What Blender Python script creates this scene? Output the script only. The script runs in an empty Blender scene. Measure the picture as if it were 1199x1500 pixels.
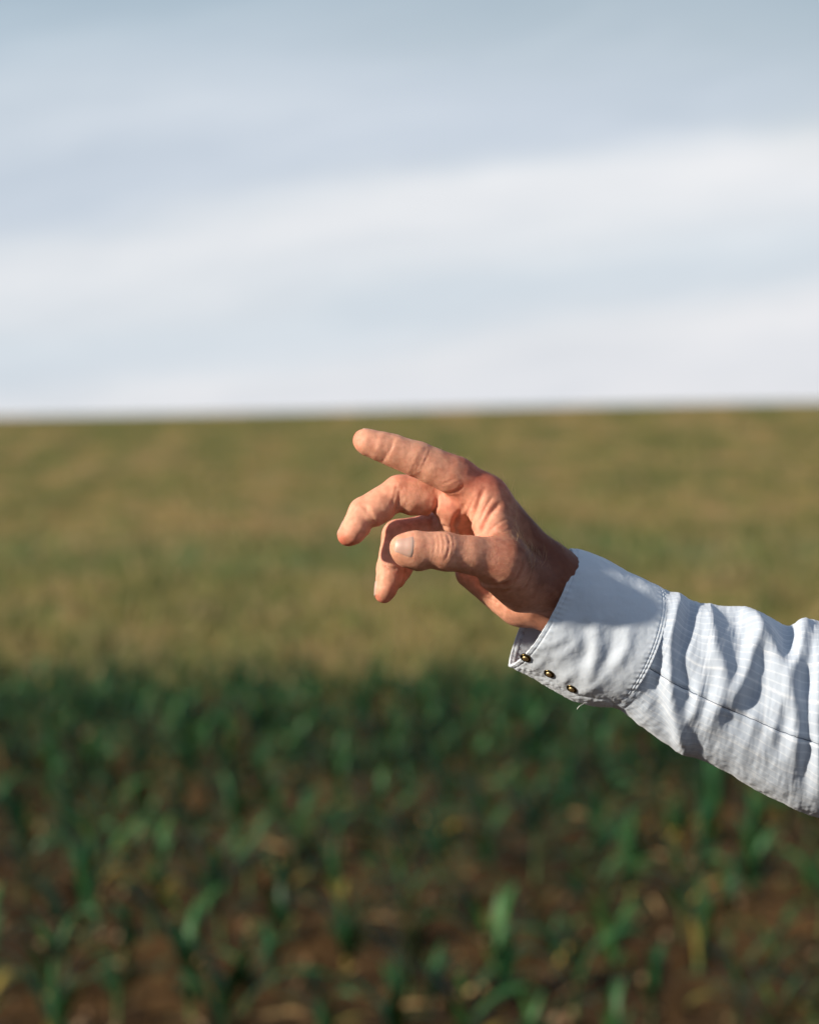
import bpy, math, random
import numpy as np
from mathutils import Vector, Matrix, noise as mnoise

random.seed(7)
RNG = np.random.default_rng(7)
S = bpy.context.scene
COL = S.collection
R = math.radians

# ------------------------------------------------------------------ camera
CAM_H, PITCH, DIST, LENS, SENS = 1.45, R(1.35), 1.93, 85.0, 24.0
cam_d = bpy.data.cameras.new('camera')
cam = bpy.data.objects.new('camera', cam_d)
COL.objects.link(cam)
cam.location = (0, -DIST, CAM_H)
cam.rotation_euler = (R(90) - PITCH, 0, 0)
cam_d.lens = LENS
cam_d.sensor_fit = 'HORIZONTAL'
cam_d.sensor_width = SENS
cam_d.clip_start = 0.05
cam_d.clip_end = 5000
cam_d.dof.use_dof = True
cam_d.dof.focus_distance = DIST - 0.005
cam_d.dof.aperture_fstop = 4.8
cam_d.dof.aperture_blades = 9
S.camera = cam

# ------------------------------------------------------------------ world and sun
SUN_DIR = Vector((-0.85, -0.345, 0.365)).normalized()       # towards the sun
SUN_EL = math.asin(SUN_DIR.z)
SUN_AZ = math.atan2(SUN_DIR.x, SUN_DIR.y)                  # clockwise from +Y

world = bpy.data.worlds.new('World')
S.world = world
world.use_nodes = True
nt = world.node_tree
nt.nodes.clear()


class NT:
    """small helper that adds nodes and links"""
    def __init__(s, tree):
        s.t = tree

    def n(s, typ, ins=None, **props):
        nd = s.t.nodes.new(typ)
        for k, v in props.items():
            setattr(nd, k, v)
        for k, v in (ins or {}).items():
            sock = nd.inputs[k]
            if isinstance(v, bpy.types.NodeSocket):
                s.t.links.new(v, sock)
            else:
                sock.default_value = v
        return nd

    def math(s, op, a, b=None, c=None, clamp=False):
        d = {0: a}
        if b is not None:
            d[1] = b
        if c is not None:
            d[2] = c
        return s.n('ShaderNodeMath', d, operation=op, use_clamp=clamp).outputs[0]

    def ramp(s, fac, stops, interp='LINEAR'):
        nd = s.n('ShaderNodeValToRGB', {0: fac})
        cr = nd.color_ramp
        cr.interpolation = interp
        while len(cr.elements) < len(stops):
            cr.elements.new(0.5)
        for e, (p, c) in zip(cr.elements, stops):
            e.position = p
            e.color = tuple(c) + (1,) if len(c) == 3 else c
        return nd.outputs[0]

    def mix(s, fac, a, b, blend='MIX'):
        nd = s.n('ShaderNodeMix', None, data_type='RGBA', blend_type=blend)
        for sock, v in ((nd.inputs[0], fac), (nd.inputs[6], a), (nd.inputs[7], b)):
            if isinstance(v, bpy.types.NodeSocket):
                s.t.links.new(v, sock)
            else:
                sock.default_value = tuple(v) + (1,) if isinstance(v, tuple) and len(v) == 3 else v
        return nd.outputs[2]

    def noise(s, vec, scale, detail=4.0, rough=0.5, dist=0.0):
        return s.n('ShaderNodeTexNoise', {'Vector': vec, 'Scale': scale, 'Detail': detail,
                                          'Roughness': rough, 'Distortion': dist}).outputs[0]


def lin(r, g, b):
    f = lambda c: (c / 255 / 12.92) if c <= 10 else ((c / 255 + 0.055) / 1.055) ** 2.4
    return (f(r), f(g), f(b))


w = NT(nt)
geo = w.n('ShaderNodeTexCoord').outputs['Generated']
sep = w.n('ShaderNodeSeparateXYZ', {0: geo})
dx, dy, dz = sep.outputs
hor = w.math('SQRT', w.math('ADD', w.math('MULTIPLY', dx, dx), w.math('MULTIPLY', dy, dy)))
elev = w.math('DIVIDE', dz, w.math('MAXIMUM', hor, 0.02))       # tangent of the elevation
azim = w.math('ARCTAN2', dx, dy)
# cloud streaks: long bands, slightly tilted, warped by noise along them
vec = w.n('ShaderNodeCombineXYZ', {0: w.math('MULTIPLY', azim, 5.0), 1: w.math('MULTIPLY', elev, 22.0), 2: 3.3}).outputs[0]
warp = w.noise(vec, 1.1, 4.0, 0.5)
tilt = w.math('MULTIPLY', azim, 0.150)
v1 = w.math('SUBTRACT', elev, tilt)
v1 = w.math('ADD', v1, w.math('MULTIPLY', w.math('SUBTRACT', warp, 0.5), 0.030))
q = w.math('DIVIDE', v1, 0.30, clamp=True)


def qs(y):
    return (650 - y) * 2.355e-4 / 0.30


cloud = w.ramp(q, [(0.0, lin(226, 226, 230)), (qs(575), lin(225, 226, 231)), (qs(525), lin(229, 229, 232)),
                   (qs(492), lin(215, 221, 228)), (qs(440), lin(211, 219, 227)), (qs(395), lin(217, 222, 228)),
                   (qs(310), lin(233, 233, 236)), (qs(282), lin(222, 226, 231)), (qs(245), lin(196, 206, 219)), (qs(150), lin(199, 208, 219)),
                   (qs(40), lin(194, 205, 216)), (qs(-80), lin(172, 190, 204)), (qs(-300), lin(165, 182, 198)),
                   (qs(-500), lin(140, 156, 172))], 'B_SPLINE')  # last stop lies above the frame, darkened to lower ambient light
vec2 = w.n('ShaderNodeCombineXYZ', {0: w.math('MULTIPLY', azim, 2.4), 1: w.math('MULTIPLY', elev, 9.0), 2: 0.7}).outputs[0]
patch = w.noise(vec2, 1.6, 5.0, 0.55)
patch2 = w.ramp(patch, [(0.3, (0.90, 0.93, 0.95)), (0.7, (1.06, 1.05, 1.04))])
cloud = w.mix(1.0, cloud, patch2, 'MULTIPLY')
vec3 = w.n('ShaderNodeCombineXYZ', {0: w.math('MULTIPLY', azim, 9.0), 1: w.math('MULTIPLY', v1, 60.0), 2: 5.1}).outputs[0]
wisps = w.noise(vec3, 1.3, 6.0, 0.6, 0.6)
cloud = w.mix(1.0, cloud, w.ramp(wisps, [(0.3, (0.94, 0.953, 0.966)), (0.7, (1.06, 1.05, 1.04))]), 'MULTIPLY')
# added dimming of the unseen -Y and overhead sky, to lower ambient light
ambient_dim = w.ramp(w.math('ADD', w.math('MULTIPLY', dy, 0.5), 0.5), [(0.30, (0.86, 0.88, 0.92)), (0.90, (1.0, 1.0, 1.0))])
cloud = w.mix(1.0, cloud, ambient_dim, 'MULTIPLY')
cloud = w.mix(1.0, cloud, (10.0, 10.0, 10.0), 'MULTIPLY')
sky = w.n('ShaderNodeTexSky', None, sky_type='NISHITA', sun_disc=False, sun_elevation=SUN_EL,
          sun_rotation=SUN_AZ, air_density=1.0, dust_density=1.5, ozone_density=1.0).outputs[0]
# the cloud cover thins out to the upper right of the view and overhead
thin = w.math('ADD', w.math('MULTIPLY', v1, 3.0), w.math('MULTIPLY', azim, 0.9))
thin = w.math('ADD', thin, w.math('MULTIPLY', w.math('SUBTRACT', patch, 0.5), 0.3))
cover = w.ramp(thin, [(0.38, (0.97, 0.97, 0.97)), (0.56, (0.30, 0.30, 0.30)), (0.8, (0.25, 0.25, 0.25)), (1.0, (0.6, 0.6, 0.6))])
skycol = w.mix(cover, sky, cloud)
bg = w.n('ShaderNodeBackground', {0: skycol, 1: 0.08})
out = w.n('ShaderNodeOutputWorld', {0: bg.outputs[0]})

sun_d = bpy.data.lights.new('sun', 'SUN')
sun = bpy.data.objects.new('sun', sun_d)
COL.objects.link(sun)
sun_d.energy = 5.0
sun_d.angle = R(2.6)
sun_d.color = (1.0, 0.89, 0.74)
sun.rotation_euler = SUN_DIR.to_track_quat('Z', 'Y').to_euler()
sun.location = SUN_DIR * 30

S.view_settings.view_transform = 'Standard'
S.view_settings.look = 'None'
S.view_settings.exposure = 0.4
S.view_settings.gamma = 1.0
S.render.engine = 'CYCLES'
S.cycles.use_denoising = True
S.cycles.max_bounces = 8

# ------------------------------------------------------------------ helpers
CP, SP = math.cos(PITCH), math.sin(PITCH)
PXT = SENS / LENS / 1199.0            # tangent per photograph pixel
MM = DIST * PXT * 1000                # millimetres per photograph pixel at the hand


def P(px, py, d=0.0):
    """world point (metres) seen at a photograph pixel, d millimetres behind the hand's plane"""
    z = DIST + d / 1000.0
    cx, cy = (px - 599.5) * PXT * z, (750 - py) * PXT * z
    return np.array([cx, -DIST + CP * z + SP * cy, CAM_H + CP * cy - SP * z])


def to_px(pts):
    p = np.asarray(pts) - np.array([0, -DIST, CAM_H])
    zc = p[:, 1] * CP - p[:, 2] * SP
    yc = p[:, 1] * SP + p[:, 2] * CP
    return np.stack([599.5 + p[:, 0] / zc / PXT, 750 - yc / zc / PXT, (zc - DIST) * 1000], 1)


def mesh_obj(name, verts, faces, mat=None, parent=None, smooth=True):
    me = bpy.data.meshes.new(name)
    me.from_pydata([tuple(map(float, v)) for v in verts], [], [tuple(map(int, f)) for f in faces])
    me.update()
    if smooth:
        me.polygons.foreach_set('use_smooth', np.ones(len(me.polygons), bool))
    if mat:
        me.materials.append(mat)
    o = bpy.data.objects.new(name, me)
    COL.objects.link(o)
    if parent:
        o.parent = parent
    return o


def tag(o, label=None, cat=None, group=None, kind=None):
    for k, v in (('label', label), ('category', cat), ('group', group), ('kind', kind)):
        if v:
            o[k] = v
    return o


def set_attr(o, name, vals):
    """per-vertex float colour attribute"""
    vals = np.asarray(vals, np.float32)
    a = o.data.color_attributes.new(name, 'FLOAT_COLOR', 'POINT')
    if vals.ndim == 1:
        vals = np.stack([vals] * 3, 1)
    c = np.ones((len(vals), 4), np.float32)
    c[:, :vals.shape[1]] = vals
    a.data.foreach_set('color', c.ravel())


def material(name):
    m = bpy.data.materials.new(name)
    m.use_nodes = True
    m.node_tree.nodes.clear()
    t = NT(m.node_tree)
    bs = t.n('ShaderNodeBsdfPrincipled')
    t.n('ShaderNodeOutputMaterial', {0: bs.outputs[0]})
    return m, t, bs


def link(t, a, b):
    t.t.links.new(a, b)


def vnoise(pts, scale, octaves=3, seed=0.0):
    off = Vector((seed * 13.1, seed * 7.7, seed * 3.3))
    out = np.empty(len(pts))
    for i, p in enumerate(pts):
        out[i] = mnoise.fractal(Vector(p) * scale + off, 0.9, 2.0, octaves)
    return out


# ------------------------------------------------------------------ ground
FIELD_END = 14.5
CREST_Y = 62.0


def hill_z(x, y):
    t = np.clip((y - 13.5) / (CREST_Y - 13.5), 0, 1)
    crest = 2.19 + 0.30 * np.tanh(x * 0.017 / 0.30) + 0.025 * np.sin(x * 0.21)
    up = crest * (0.25 * t * t + 0.75 * t)
    over = np.maximum(y - CREST_Y, 0)
    return up - 0.04 * over * over / (over + 25.0)


def soil_z(x, y):
    rows = 0.035 * np.cos(2 * np.pi * (y - ROW0) / ROW)
    return rows


ROW, ROW0 = 0.58, 4.55


def grid_sheet(name, xs, ys, zf, mat):
    X, Y = np.meshgrid(xs, ys)
    Z = zf(X, Y)
    V = np.stack([X.ravel(), Y.ravel(), Z.ravel()], 1)
    nx, ny = len(xs), len(ys)
    i = np.arange(ny - 1)[:, None] * nx + np.arange(nx - 1)[None, :]
    F = np.stack([i, i + 1, i + nx + 1, i + nx], -1).reshape(-1, 4)
    return mesh_obj(name, V, F, mat), V


soil_m, t, bs = material('soil')
pos = t.n('ShaderNodeNewGeometry').outputs['Position']
n1 = t.noise(pos, 2.2, 5.0, 0.6)
n2 = t.noise(pos, 16.0, 6.0, 0.65)
n3 = t.noise(pos, 70.0, 5.0, 0.7)
c1 = t.ramp(n1, [(0.35, (0.026, 0.014, 0.0055)), (0.65, (0.125, 0.072, 0.028))])
c2 = t.ramp(n2, [(0.35, (0.50, 0.47, 0.45)), (0.68, (1.35, 1.28, 1.20))])
link(t, t.mix(1.0, c1, c2, 'MULTIPLY'), bs.inputs['Base Color'])
bs.inputs['Roughness'].default_value = 0.95
bs.inputs['Specular IOR Level'].default_value = 0.15
h = t.math('ADD', t.math('MULTIPLY', n2, 1.0), t.math('MULTIPLY', n3, 0.35))
link(t, t.n('ShaderNodeBump', {'Height': h, 'Strength': 0.9, 'Distance': 0.05}).outputs[0], bs.inputs['Normal'])


def clod_z(X, Y):
    Z = soil_z(X, Y)
    pts = np.stack([X.ravel(), Y.ravel(), np.zeros(X.size)], 1)
    near = (np.abs(pts[:, 0]) < 3.5) & (pts[:, 1] > 4.0) & (pts[:, 1] < 13.5)
    a = np.zeros(X.size)
    a[near] = 0.030 * vnoise(pts[near], 5.0, 3) + 0.018 * np.abs(vnoise(pts[near], 15.0, 2, 2.0))
    return Z + a.reshape(X.shape)


xs = np.concatenate([-np.geomspace(120, 3.0, 24)[:-1], np.arange(-3.0, 3.001, 0.04), np.geomspace(3.0, 120, 24)[1:]])
ys = np.concatenate([-np.geomspace(60, 4.5, 14), np.arange(-4.0, 4.6, 0.18), np.arange(4.7, FIELD_END + 0.5, 0.04)])
soil, _ = grid_sheet('field_soil', xs, ys, clod_z, soil_m)
tag(soil, 'brown ploughed soil with low ridges between the maize rows', kind='structure')

hill_m, t, bs = material('hillside')
pos = t.n('ShaderNodeNewGeometry').outputs['Position']
mp = t.n('ShaderNodeMapping', {'Vector': pos, 'Scale': (1.0, 0.28, 1.0)}).outputs[0]
h1 = t.noise(mp, 0.80, 4.0, 0.55)
h2 = t.noise(mp, 2.2, 4.0, 0.6)
h3 = t.noise(pos, 9.0, 5.0, 0.65)
ca = t.ramp(h1, [(0.36, (0.118, 0.126, 0.040)), (0.50, (0.195, 0.170, 0.060)), (0.64, (0.268, 0.196, 0.092))])
cb = t.ramp(h2, [(0.37, (0.58, 0.76, 0.58)), (0.61, (1.38, 1.18, 1.14))])
cc = t.ramp(h3, [(0.3, (0.70, 0.74, 0.70)), (0.7, (1.28, 1.24, 1.2))])
hc = t.mix(1.0, t.mix(1.0, ca, cb, 'MULTIPLY'), cc, 'MULTIPLY')
# a strip of fresher green growth part of the way up the slope
yy = t.n('ShaderNodeSeparateXYZ', {0: pos}).outputs[1]
yw = t.math('ADD', yy, t.math('MULTIPLY', t.math('SUBTRACT', h1, 0.5), 5.0))
strip = t.ramp(t.math('DIVIDE', yw, 60.0), [(0.355, (0, 0, 0)), (0.395, (1, 1, 1)), (0.43, (1, 1, 1)), (0.475, (0, 0, 0))])
strip = t.math('MULTIPLY', strip, t.ramp(h2, [(0.40, (0, 0, 0)), (0.60, (0.85, 0.85, 0.85))]))
hc = t.mix(strip, hc, (0.070, 0.135, 0.045))
front = t.ramp(t.math('DIVIDE', t.math('ADD', yy, t.math('MULTIPLY', t.math('SUBTRACT', h2, 0.5), 5.0)), 60.0), [(0.245, (0.8, 0.8, 0.8)), (0.285, (0, 0, 0))])
hc = t.mix(front, hc, (0.045, 0.075, 0.024))
link(t, hc, bs.inputs['Base Color'])
bs.inputs['Roughness'].default_value = 0.95
bs.inputs['Specular IOR Level'].default_value = 0.1
link(t, t.n('ShaderNodeBump', {'Height': h3, 'Strength': 0.6, 'Distance': 0.06}).outputs[0], bs.inputs['Normal'])
xs = np.concatenate([-np.geomspace(160, 14.0, 20)[:-1], np.arange(-14.0, 14.01, 0.5), np.geomspace(14.0, 160, 20)[1:]])
ys = np.concatenate([np.arange(FIELD_END - 0.1, CREST_Y + 12, 0.5), np.geomspace(CREST_Y + 13, 420, 20)])
hill, _ = grid_sheet('hillside', xs, ys, lambda X, Y: hill_z(X, Y) + 0.03 - 0.2 * np.clip((FIELD_END + 0.4 - Y) / 0.5, 0, 1), hill_m)
tag(hill, 'gently rising hillside of dry brown and olive green growth beyond the maize', kind='structure')

# sparse dry and green tufts that cover the slope
grass_m, t, bs = material('grass_blade')
ca = t.n('ShaderNodeVertexColor', None, layer_name='tint').outputs[0]
link(t, ca, bs.inputs['Base Color'])
bs.inputs['Roughness'].default_value = 0.7
bs.inputs['Specular IOR Level'].default_value = 0.2


def blades(name, n, ylo, yhi, zf, hmin, hmax, cols, wid=0.006, per=6, spread=0.06):
    """tufts of thin bent blades scattered over the visible wedge of ground"""
    V, F, C = [], [], []
    u = RNG.random(n)
    ty = ylo + (yhi - ylo) * u ** 1.35
    tx = (RNG.random(n) - 0.5) * 2 * (0.6 + (ty + DIST) * 0.19)
    tz = zf(tx, ty)
    for k in range(n):
        col = cols[RNG.integers(len(cols))]
        sh = 0.7 + 0.6 * RNG.random()
        for j in range(per):
            a = RNG.random() * 2 * math.pi
            hh = hmin + (hmax - hmin) * RNG.random()
            bx, by = tx[k] + RNG.normal() * spread, ty[k] + RNG.normal() * spread
            lean = hh * (0.2 + 0.7 * RNG.random())
            ca_, sa_ = math.cos(a), math.sin(a)
            w_ = wid * (0.7 + 0.6 * RNG.random())
            i = len(V)
            V += [(bx - sa_ * w_, by + ca_ * w_, tz[k]), (bx + sa_ * w_, by - ca_ * w_, tz[k]),
                  (bx + ca_ * lean * .35 + sa_ * w_ * .8, by + sa_ * lean * .35 - ca_ * w_ * .8, tz[k] + hh * .65),
                  (bx + ca_ * lean * .35 - sa_ * w_ * .8, by + sa_ * lean * .35 + ca_ * w_ * .8, tz[k] + hh * .65),
                  (bx + ca_ * lean, by + sa_ * lean, tz[k] + hh)]
            F += [(i, i + 1, i + 2, i + 3), (i + 3, i + 2, i + 4)]
            C += [(col[0] * sh, col[1] * sh, col[2] * sh)] * 5
    o = mesh_obj(name, V, F, grass_m, smooth=False)
    set_attr(o, 'tint', np.array(C))
    return o


tufts = blades('grass', 5200, FIELD_END + 0.1, 60.0, lambda x, y: hill_z(x, y) + 0.03, 0.04, 0.13,
               [(0.25, 0.19, 0.085), (0.20, 0.175, 0.065), (0.14, 0.15, 0.045), (0.29, 0.205, 0.11), (0.11, 0.135, 0.04)], 0.008, 5, 0.09)
tag(tufts, 'short dry and green grass tufts scattered over the slope behind the maize', 'grass', kind='stuff')

# clods, stones and bits of straw lying on the soil between the plants
litter_m, t, bs = material('litter')
link(t, t.n('ShaderNodeVertexColor', None, layer_name='tint').outputs[0], bs.inputs['Base Color'])
bs.inputs['Roughness'].default_value = 0.85
V, F, C = [], [], []
for k in range(1500):
    y = 5.0 + 9.5 * RNG.random()
    x = (RNG.random() - 0.5) * 2 * (0.5 + (y + DIST) * 0.17)
    z = float(soil_z(np.array(x), np.array(y))) + 0.012
    r = 0.007 + 0.020 * RNG.random() ** 2
    straw = RNG.random() < 0.35
    ax = Vector((RNG.normal(), RNG.normal(), RNG.normal() * .3)).normalized()
    i = len(V)
    for p in ((1, 0, 0), (-1, 0, 0), (0, 1, 0), (0, -1, 0), (0, 0, 1), (0, 0, -1)):
        p = Vector(p) * r * (0.7 + 0.6 * RNG.random())
        if straw:
            p = p * 0.35 + ax * (p.dot(ax)) * 4
        V.append((x + p.x, y + p.y, z + p.z * 0.8 + r * .3))
    F += [tuple(i + q for q in f) for f in ((0, 2, 4), (2, 1, 4), (1, 3, 4), (3, 0, 4), (2, 0, 5), (1, 2, 5), (3, 1, 5), (0, 3, 5))]
    c = [(0.36, 0.22, 0.09), (0.42, 0.28, 0.12)][RNG.integers(2)] if straw else [(0.15, 0.085, 0.04), (0.18, 0.11, 0.05), (0.21, 0.14, 0.075)][RNG.integers(3)]
    C += [c] * 6
lit = mesh_obj('soil_litter', V, F, litter_m, smooth=False)
set_attr(lit, 'tint', np.array(C))
tag(lit, 'crumbs of soil, small stones and straw bits lying between the maize plants', 'soil crumbs', kind='stuff')

# ------------------------------------------------------------------ maize plants
leaf_m, t, bs = material('maize_leaf')
base = t.n('ShaderNodeVertexColor', None, layer_name='tint').outputs[0]
rnd = t.n('ShaderNodeObjectInfo').outputs['Random']
var = t.ramp(rnd, [(0.0, (0.60, 0.72, 0.75)), (0.5, (1.0, 1.0, 1.0)), (1.0, (1.45, 1.25, 1.0))])
lc = t.mix(1.0, base, var, 'MULTIPLY')
link(t, lc, bs.inputs['Base Color'])
bs.inputs['Roughness'].default_value = 0.5
bs.inputs['Specular IOR Level'].default_value = 0.28
bs.inputs['Transmission Weight'].default_value = 0.0


def maize_mesh(seed, detail=True):
    r = random.Random(seed)
    V, F, C = [], [], []
    H = 0.15 + 0.06 * r.random()
    n = 6
    for k in range(6):
        z = H * k / 5 - 0.03 * (k == 0)
        rad = 0.011 * (1 - 0.55 * k / 5)
        for j in range(n):
            a = 2 * math.pi * j / n
            V.append((rad * math.cos(a), rad * math.sin(a), z))
            C.append((0.075, 0.115, 0.040))
    for k in range(5):
        for j in range(n):
            F.append((k * n + j, k * n + (j + 1) % n, (k + 1) * n + (j + 1) % n, (k + 1) * n + j))
    nl = r.choice((7, 8, 8, 9))
    plane = r.random() * math.pi
    for l in range(nl):
        u = l / (nl - 1)
        z0 = H * (0.18 + 0.78 * u)
        a = plane + math.pi * (l % 2) + r.gauss(0, 0.35)
        L = (0.15 + 0.18 * math.sin(math.pi * (0.18 + 0.72 * u))) * r.uniform(0.85, 1.15)
        wd = (0.0105 + 0.008 * math.sin(math.pi * (0.15 + 0.7 * u))) * r.uniform(0.85, 1.15)
        up = R(r.uniform(54, 72) + 18 * u)
        droop = r.uniform(1.2, 2.6) * (1.15 - 0.55 * u)
        ns = 9
        i0 = len(V)
        p = Vector((0, 0, z0))
        ang = up
        tw = r.gauss(0, 0.35)
        young = 0.75 + 0.5 * u
        g = Vector((0.0140, 0.051, 0.0155)) * young * r.uniform(0.6, 1.35)
        if u < 0.2 and r.random() < 0.5:
            g = Vector((0.16, 0.13, 0.03))
        for s in range(ns + 1):
            f = s / ns
            d = Vector((math.cos(a) * math.cos(ang), math.sin(a) * math.cos(ang), math.sin(ang)))
            if s:
                p = p + d * (L / ns)
            ang -= droop / ns * (0.35 + 1.3 * f)
            side = Vector((-math.sin(a), math.cos(a), 0))
            nrm = d.cross(side)
            side = (side * math.cos(tw * f) + nrm * math.sin(tw * f))
            wv = wd * (min(1, 0.45 + 2.2 * f) * (1 - f ** 2.4) + 0.02)
            wave = 0.15 * wd * math.sin(9 * f + l)
            up_ = side.cross(d)
            V += [tuple(p + side * wv + up_ * (0.30 * wv + wave)), tuple(p), tuple(p - side * wv + up_ * (0.30 * wv - wave))]
            C += [tuple(g), tuple(g * 1.6), tuple(g)]
        for s in range(ns):
            b = i0 + s * 3
            F += [(b, b + 1, b + 4, b + 3), (b + 1, b + 2, b + 5, b + 4)]
    return V, F, C


protos = []
for k in range(14):
    V, F, C = maize_mesh(100 + k)
    o = mesh_obj('maize_plant', V, F, leaf_m)
    set_attr(o, 'tint', np.array(C))
    protos.append((o, (np.array(V), F, np.array(C))))

spots = []
k = 0
y = ROW0
while y < FIELD_END - 0.2:
    half = 1.9 + (y + DIST) * 0.150
    x = -half + RNG.random() * 0.1
    while x < half:
        if RNG.random() > 0.06:
            spots.append((x + RNG.normal() * 0.015, y + RNG.normal() * 0.06 + 0.012 * x))
        x += (0.205 if y < 7.6 else 0.15 if y < 9.2 else 0.095) * (0.7 + 0.4 * RNG.random())
    y += ROW
yx = FIELD_END
for _ in range(130):                      # stragglers thinning out beyond the last row
    yy_ = FIELD_END - 0.3 + abs(RNG.normal()) * 0.5
    spots.append(((RNG.random() - 0.5) * 2 * (0.45 + (yy_ + DIST) * 0.15), yy_))
in_view = lambda s_: abs(s_[0]) < 0.145 * (s_[1] + DIST) + 0.12
spots.sort(key=lambda s_: (not (in_view(s_) and s_[1] > 4.8), s_[1]))      # nearest plants in view first
used = set()
bulkV, bulkF, bulkC, nb = [], [], [], 0
for n_, (x, y) in enumerate(spots):
    pi = int(RNG.integers(len(protos)))
    rz = RNG.random() * 2 * math.pi
    sc = (0.46 + 0.34 * RNG.random()) * (1.16 if y < 8.2 else 1.0 if y < 12.5 else 0.86)
    zz = float(soil_z(np.array(x), np.array(y))) if y < FIELD_END else float(hill_z(x, y)) + 0.02
    if y > FIELD_END:
        sc *= 0.85
    if n_ < 300:
        po = protos[pi][0]
        if pi in used:
            o = po.copy()
            COL.objects.link(o)
        else:
            o = po
            used.add(pi)
        o.location = (x, y, zz)
        o.rotation_euler = (RNG.normal() * 0.06, RNG.normal() * 0.06, rz)
        o.scale = (sc, sc, sc)
        tag(o, 'young green maize plant growing in the blurred rows below the outstretched arm', 'maize plant', 'young maize plants in rows')
    else:
        vv, ff, cc = protos[pi][1]
        c_, s_ = math.cos(rz) * sc, math.sin(rz) * sc
        X = vv[:, 0] * c_ - vv[:, 1] * s_ + x
        Y = vv[:, 0] * s_ + vv[:, 1] * c_ + y
        bulkV.append(np.stack([X, Y, vv[:, 2] * sc + zz], 1))
        bulkF += [tuple(q + nb for q in f) for f in ff]
        bulkC.append(cc * (0.8 + 0.4 * RNG.random()))
        nb += len(vv)
print('maize plants', len(spots))
if bulkV:
    o = mesh_obj('maize_crop', np.concatenate(bulkV), bulkF, leaf_m)
    set_attr(o, 'tint', np.concatenate(bulkC))
    tag(o, 'far edge of the maize crop merging into one green band before the slope', 'maize crop', kind='stuff')

# ------------------------------------------------------------------ the hand: one continuous surface grown from tapered capsules
def caps(a, b, ra, rb):
    return (P(*a), P(*b), ra / 1000.0, rb / 1000.0)


FINGERS = {
    'index': [caps((712, 727, 0), (668, 697, -4), 13.2, 12.0), caps((668, 697, -4), (616, 674, -7), 12.0, 10.9),
              caps((616, 674, -7), (569, 657, -8), 10.7, 9.3), caps((569, 657, -8), (534, 645, -8), 9.2, 7.6),
              caps((655, 694, -6), (636, 685, -7), 11.6, 11.3), caps((604, 671, -8), (582, 663, -9), 10.5, 9.8),
              caps((553, 654, -10), (540, 650, -10), 8.9, 7.9)],
    'middle': [caps((700, 745, 20), (640, 722, 17), 13.0, 12.2), caps((640, 722, 17), (585, 722, 13), 12.6, 12.0),
               caps((585, 722, 13), (532, 751, 9), 11.6, 10.0), caps((532, 751, 9), (510, 784, 7), 9.9, 7.4),
               caps((620, 728, 14), (605, 728, 13), 12.6, 12.6), caps((556, 744, 8), (548, 750, 7), 10.4, 10.1),
               caps((524, 771, 5), (518, 780, 5), 8.8, 7.8)],
    'ring': [caps((690, 768, 38), (630, 778, 37), 12.2, 11.5), caps((630, 778, 37), (583, 785, 33), 11.6, 11.2),
             caps((583, 785, 33), (571, 832, 26), 10.8, 9.0), caps((571, 832, 26), (562, 870, 22), 8.9, 6.4),
             caps((570, 850, 23), (566, 862, 21), 8.4, 7.2)],
    'little': [caps((685, 795, 54), (605, 800, 54), 10.8, 9.6), caps((605, 800, 54), (586, 834, 47), 9.4, 7.9),
               caps((586, 834, 47), (580, 848, 42), 7.8, 6.4)],
    'thumb': [caps((738, 823, -34), (690, 813, -42), 15.4, 12.4), caps((690, 813, -42), (652, 808, -46), 12.2, 12.4),
              caps((652, 808, -46), (608, 804, -48), 12.3, 11.4), caps((608, 804, -48), (592, 803, -48), 11.3, 9.6),
              caps((612, 812, -46), (598, 810, -46), 10.8, 9.8)],
}
PALM = [caps((803, 836, 9), (712, 727, 0), 15.0, 13.0), caps((803, 850, 25), (702, 746, 20), 15.0, 13.0),
        caps((798, 862, 38), (692, 769, 38), 15.0, 12.0), caps((790, 870, 47), (687, 796, 54), 14.0, 11.5),
        caps((757, 884, 44), (692, 838, 54), 15.0, 12.0),                      # heel of the hand, little-finger side
        caps((792, 860, 2), (738, 823, -31), 16.5, 15.2),                     # thumb metacarpal
        caps((763, 857, -6), (730, 838, -20), 18.0, 14.0),                     # thumb ball
        caps((722, 748, -6), (740, 806, -18), 10.5, 12.0),                     # skin web between index finger and thumb
        caps((708, 764, -6), (722, 795, -14), 8.2, 9.0),
        caps((664, 741, 9), (668, 772, 25), 11.0, 11.0)]                      # pads at the roots of the fingers
WRIST = [caps((806, 845, 14), (912, 902, 16), 19.5, 18.0), caps((797, 880, 35), (900, 938, 32), 18.5, 18.0),
         caps((912, 902, 16), (1215, 1040, 20), 18.0, 32.0), caps((900, 938, 32), (1215, 1060, 28), 18.0, 32.0)]


def smin(a, b, k):
    h = np.clip(0.5 + 0.5 * (b - a) / k, 0, 1)
    return b * (1 - h) + a * h - k * h * (1 - h)


def sd_caps(p, c):
    a, b, ra, rb = c
    ba = b - a
    tt = np.clip(((p - a) @ ba) / (ba @ ba), 0, 1)
    return np.linalg.norm(p - a - tt[:, None] * ba, axis=1) - (ra + tt * (rb - ra))


def chain(p, lst, k):
    d = sd_caps(p, lst[0])
    for c in lst[1:]:
        d = smin(d, sd_caps(p, c), k)
    return d


def hand_sdf(p):
    palm = smin(chain(p, PALM, 0.009), chain(p, WRIST, 0.012), 0.014)
    f = chain(p, FINGERS['index'], 0.0042)
    for nm in ('middle', 'ring', 'little'):
        f = smin(f, chain(p, FINGERS[nm], 0.0022), 0.0012)
    d = smin(palm, f, 0.007)
    return smin(d, chain(p, FINGERS['thumb'], 0.003), 0.008)


def eval_chunks(fn, p, n=250000):
    return np.concatenate([fn(p[i:i + n]) for i in range(0, len(p), n)])


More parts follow.
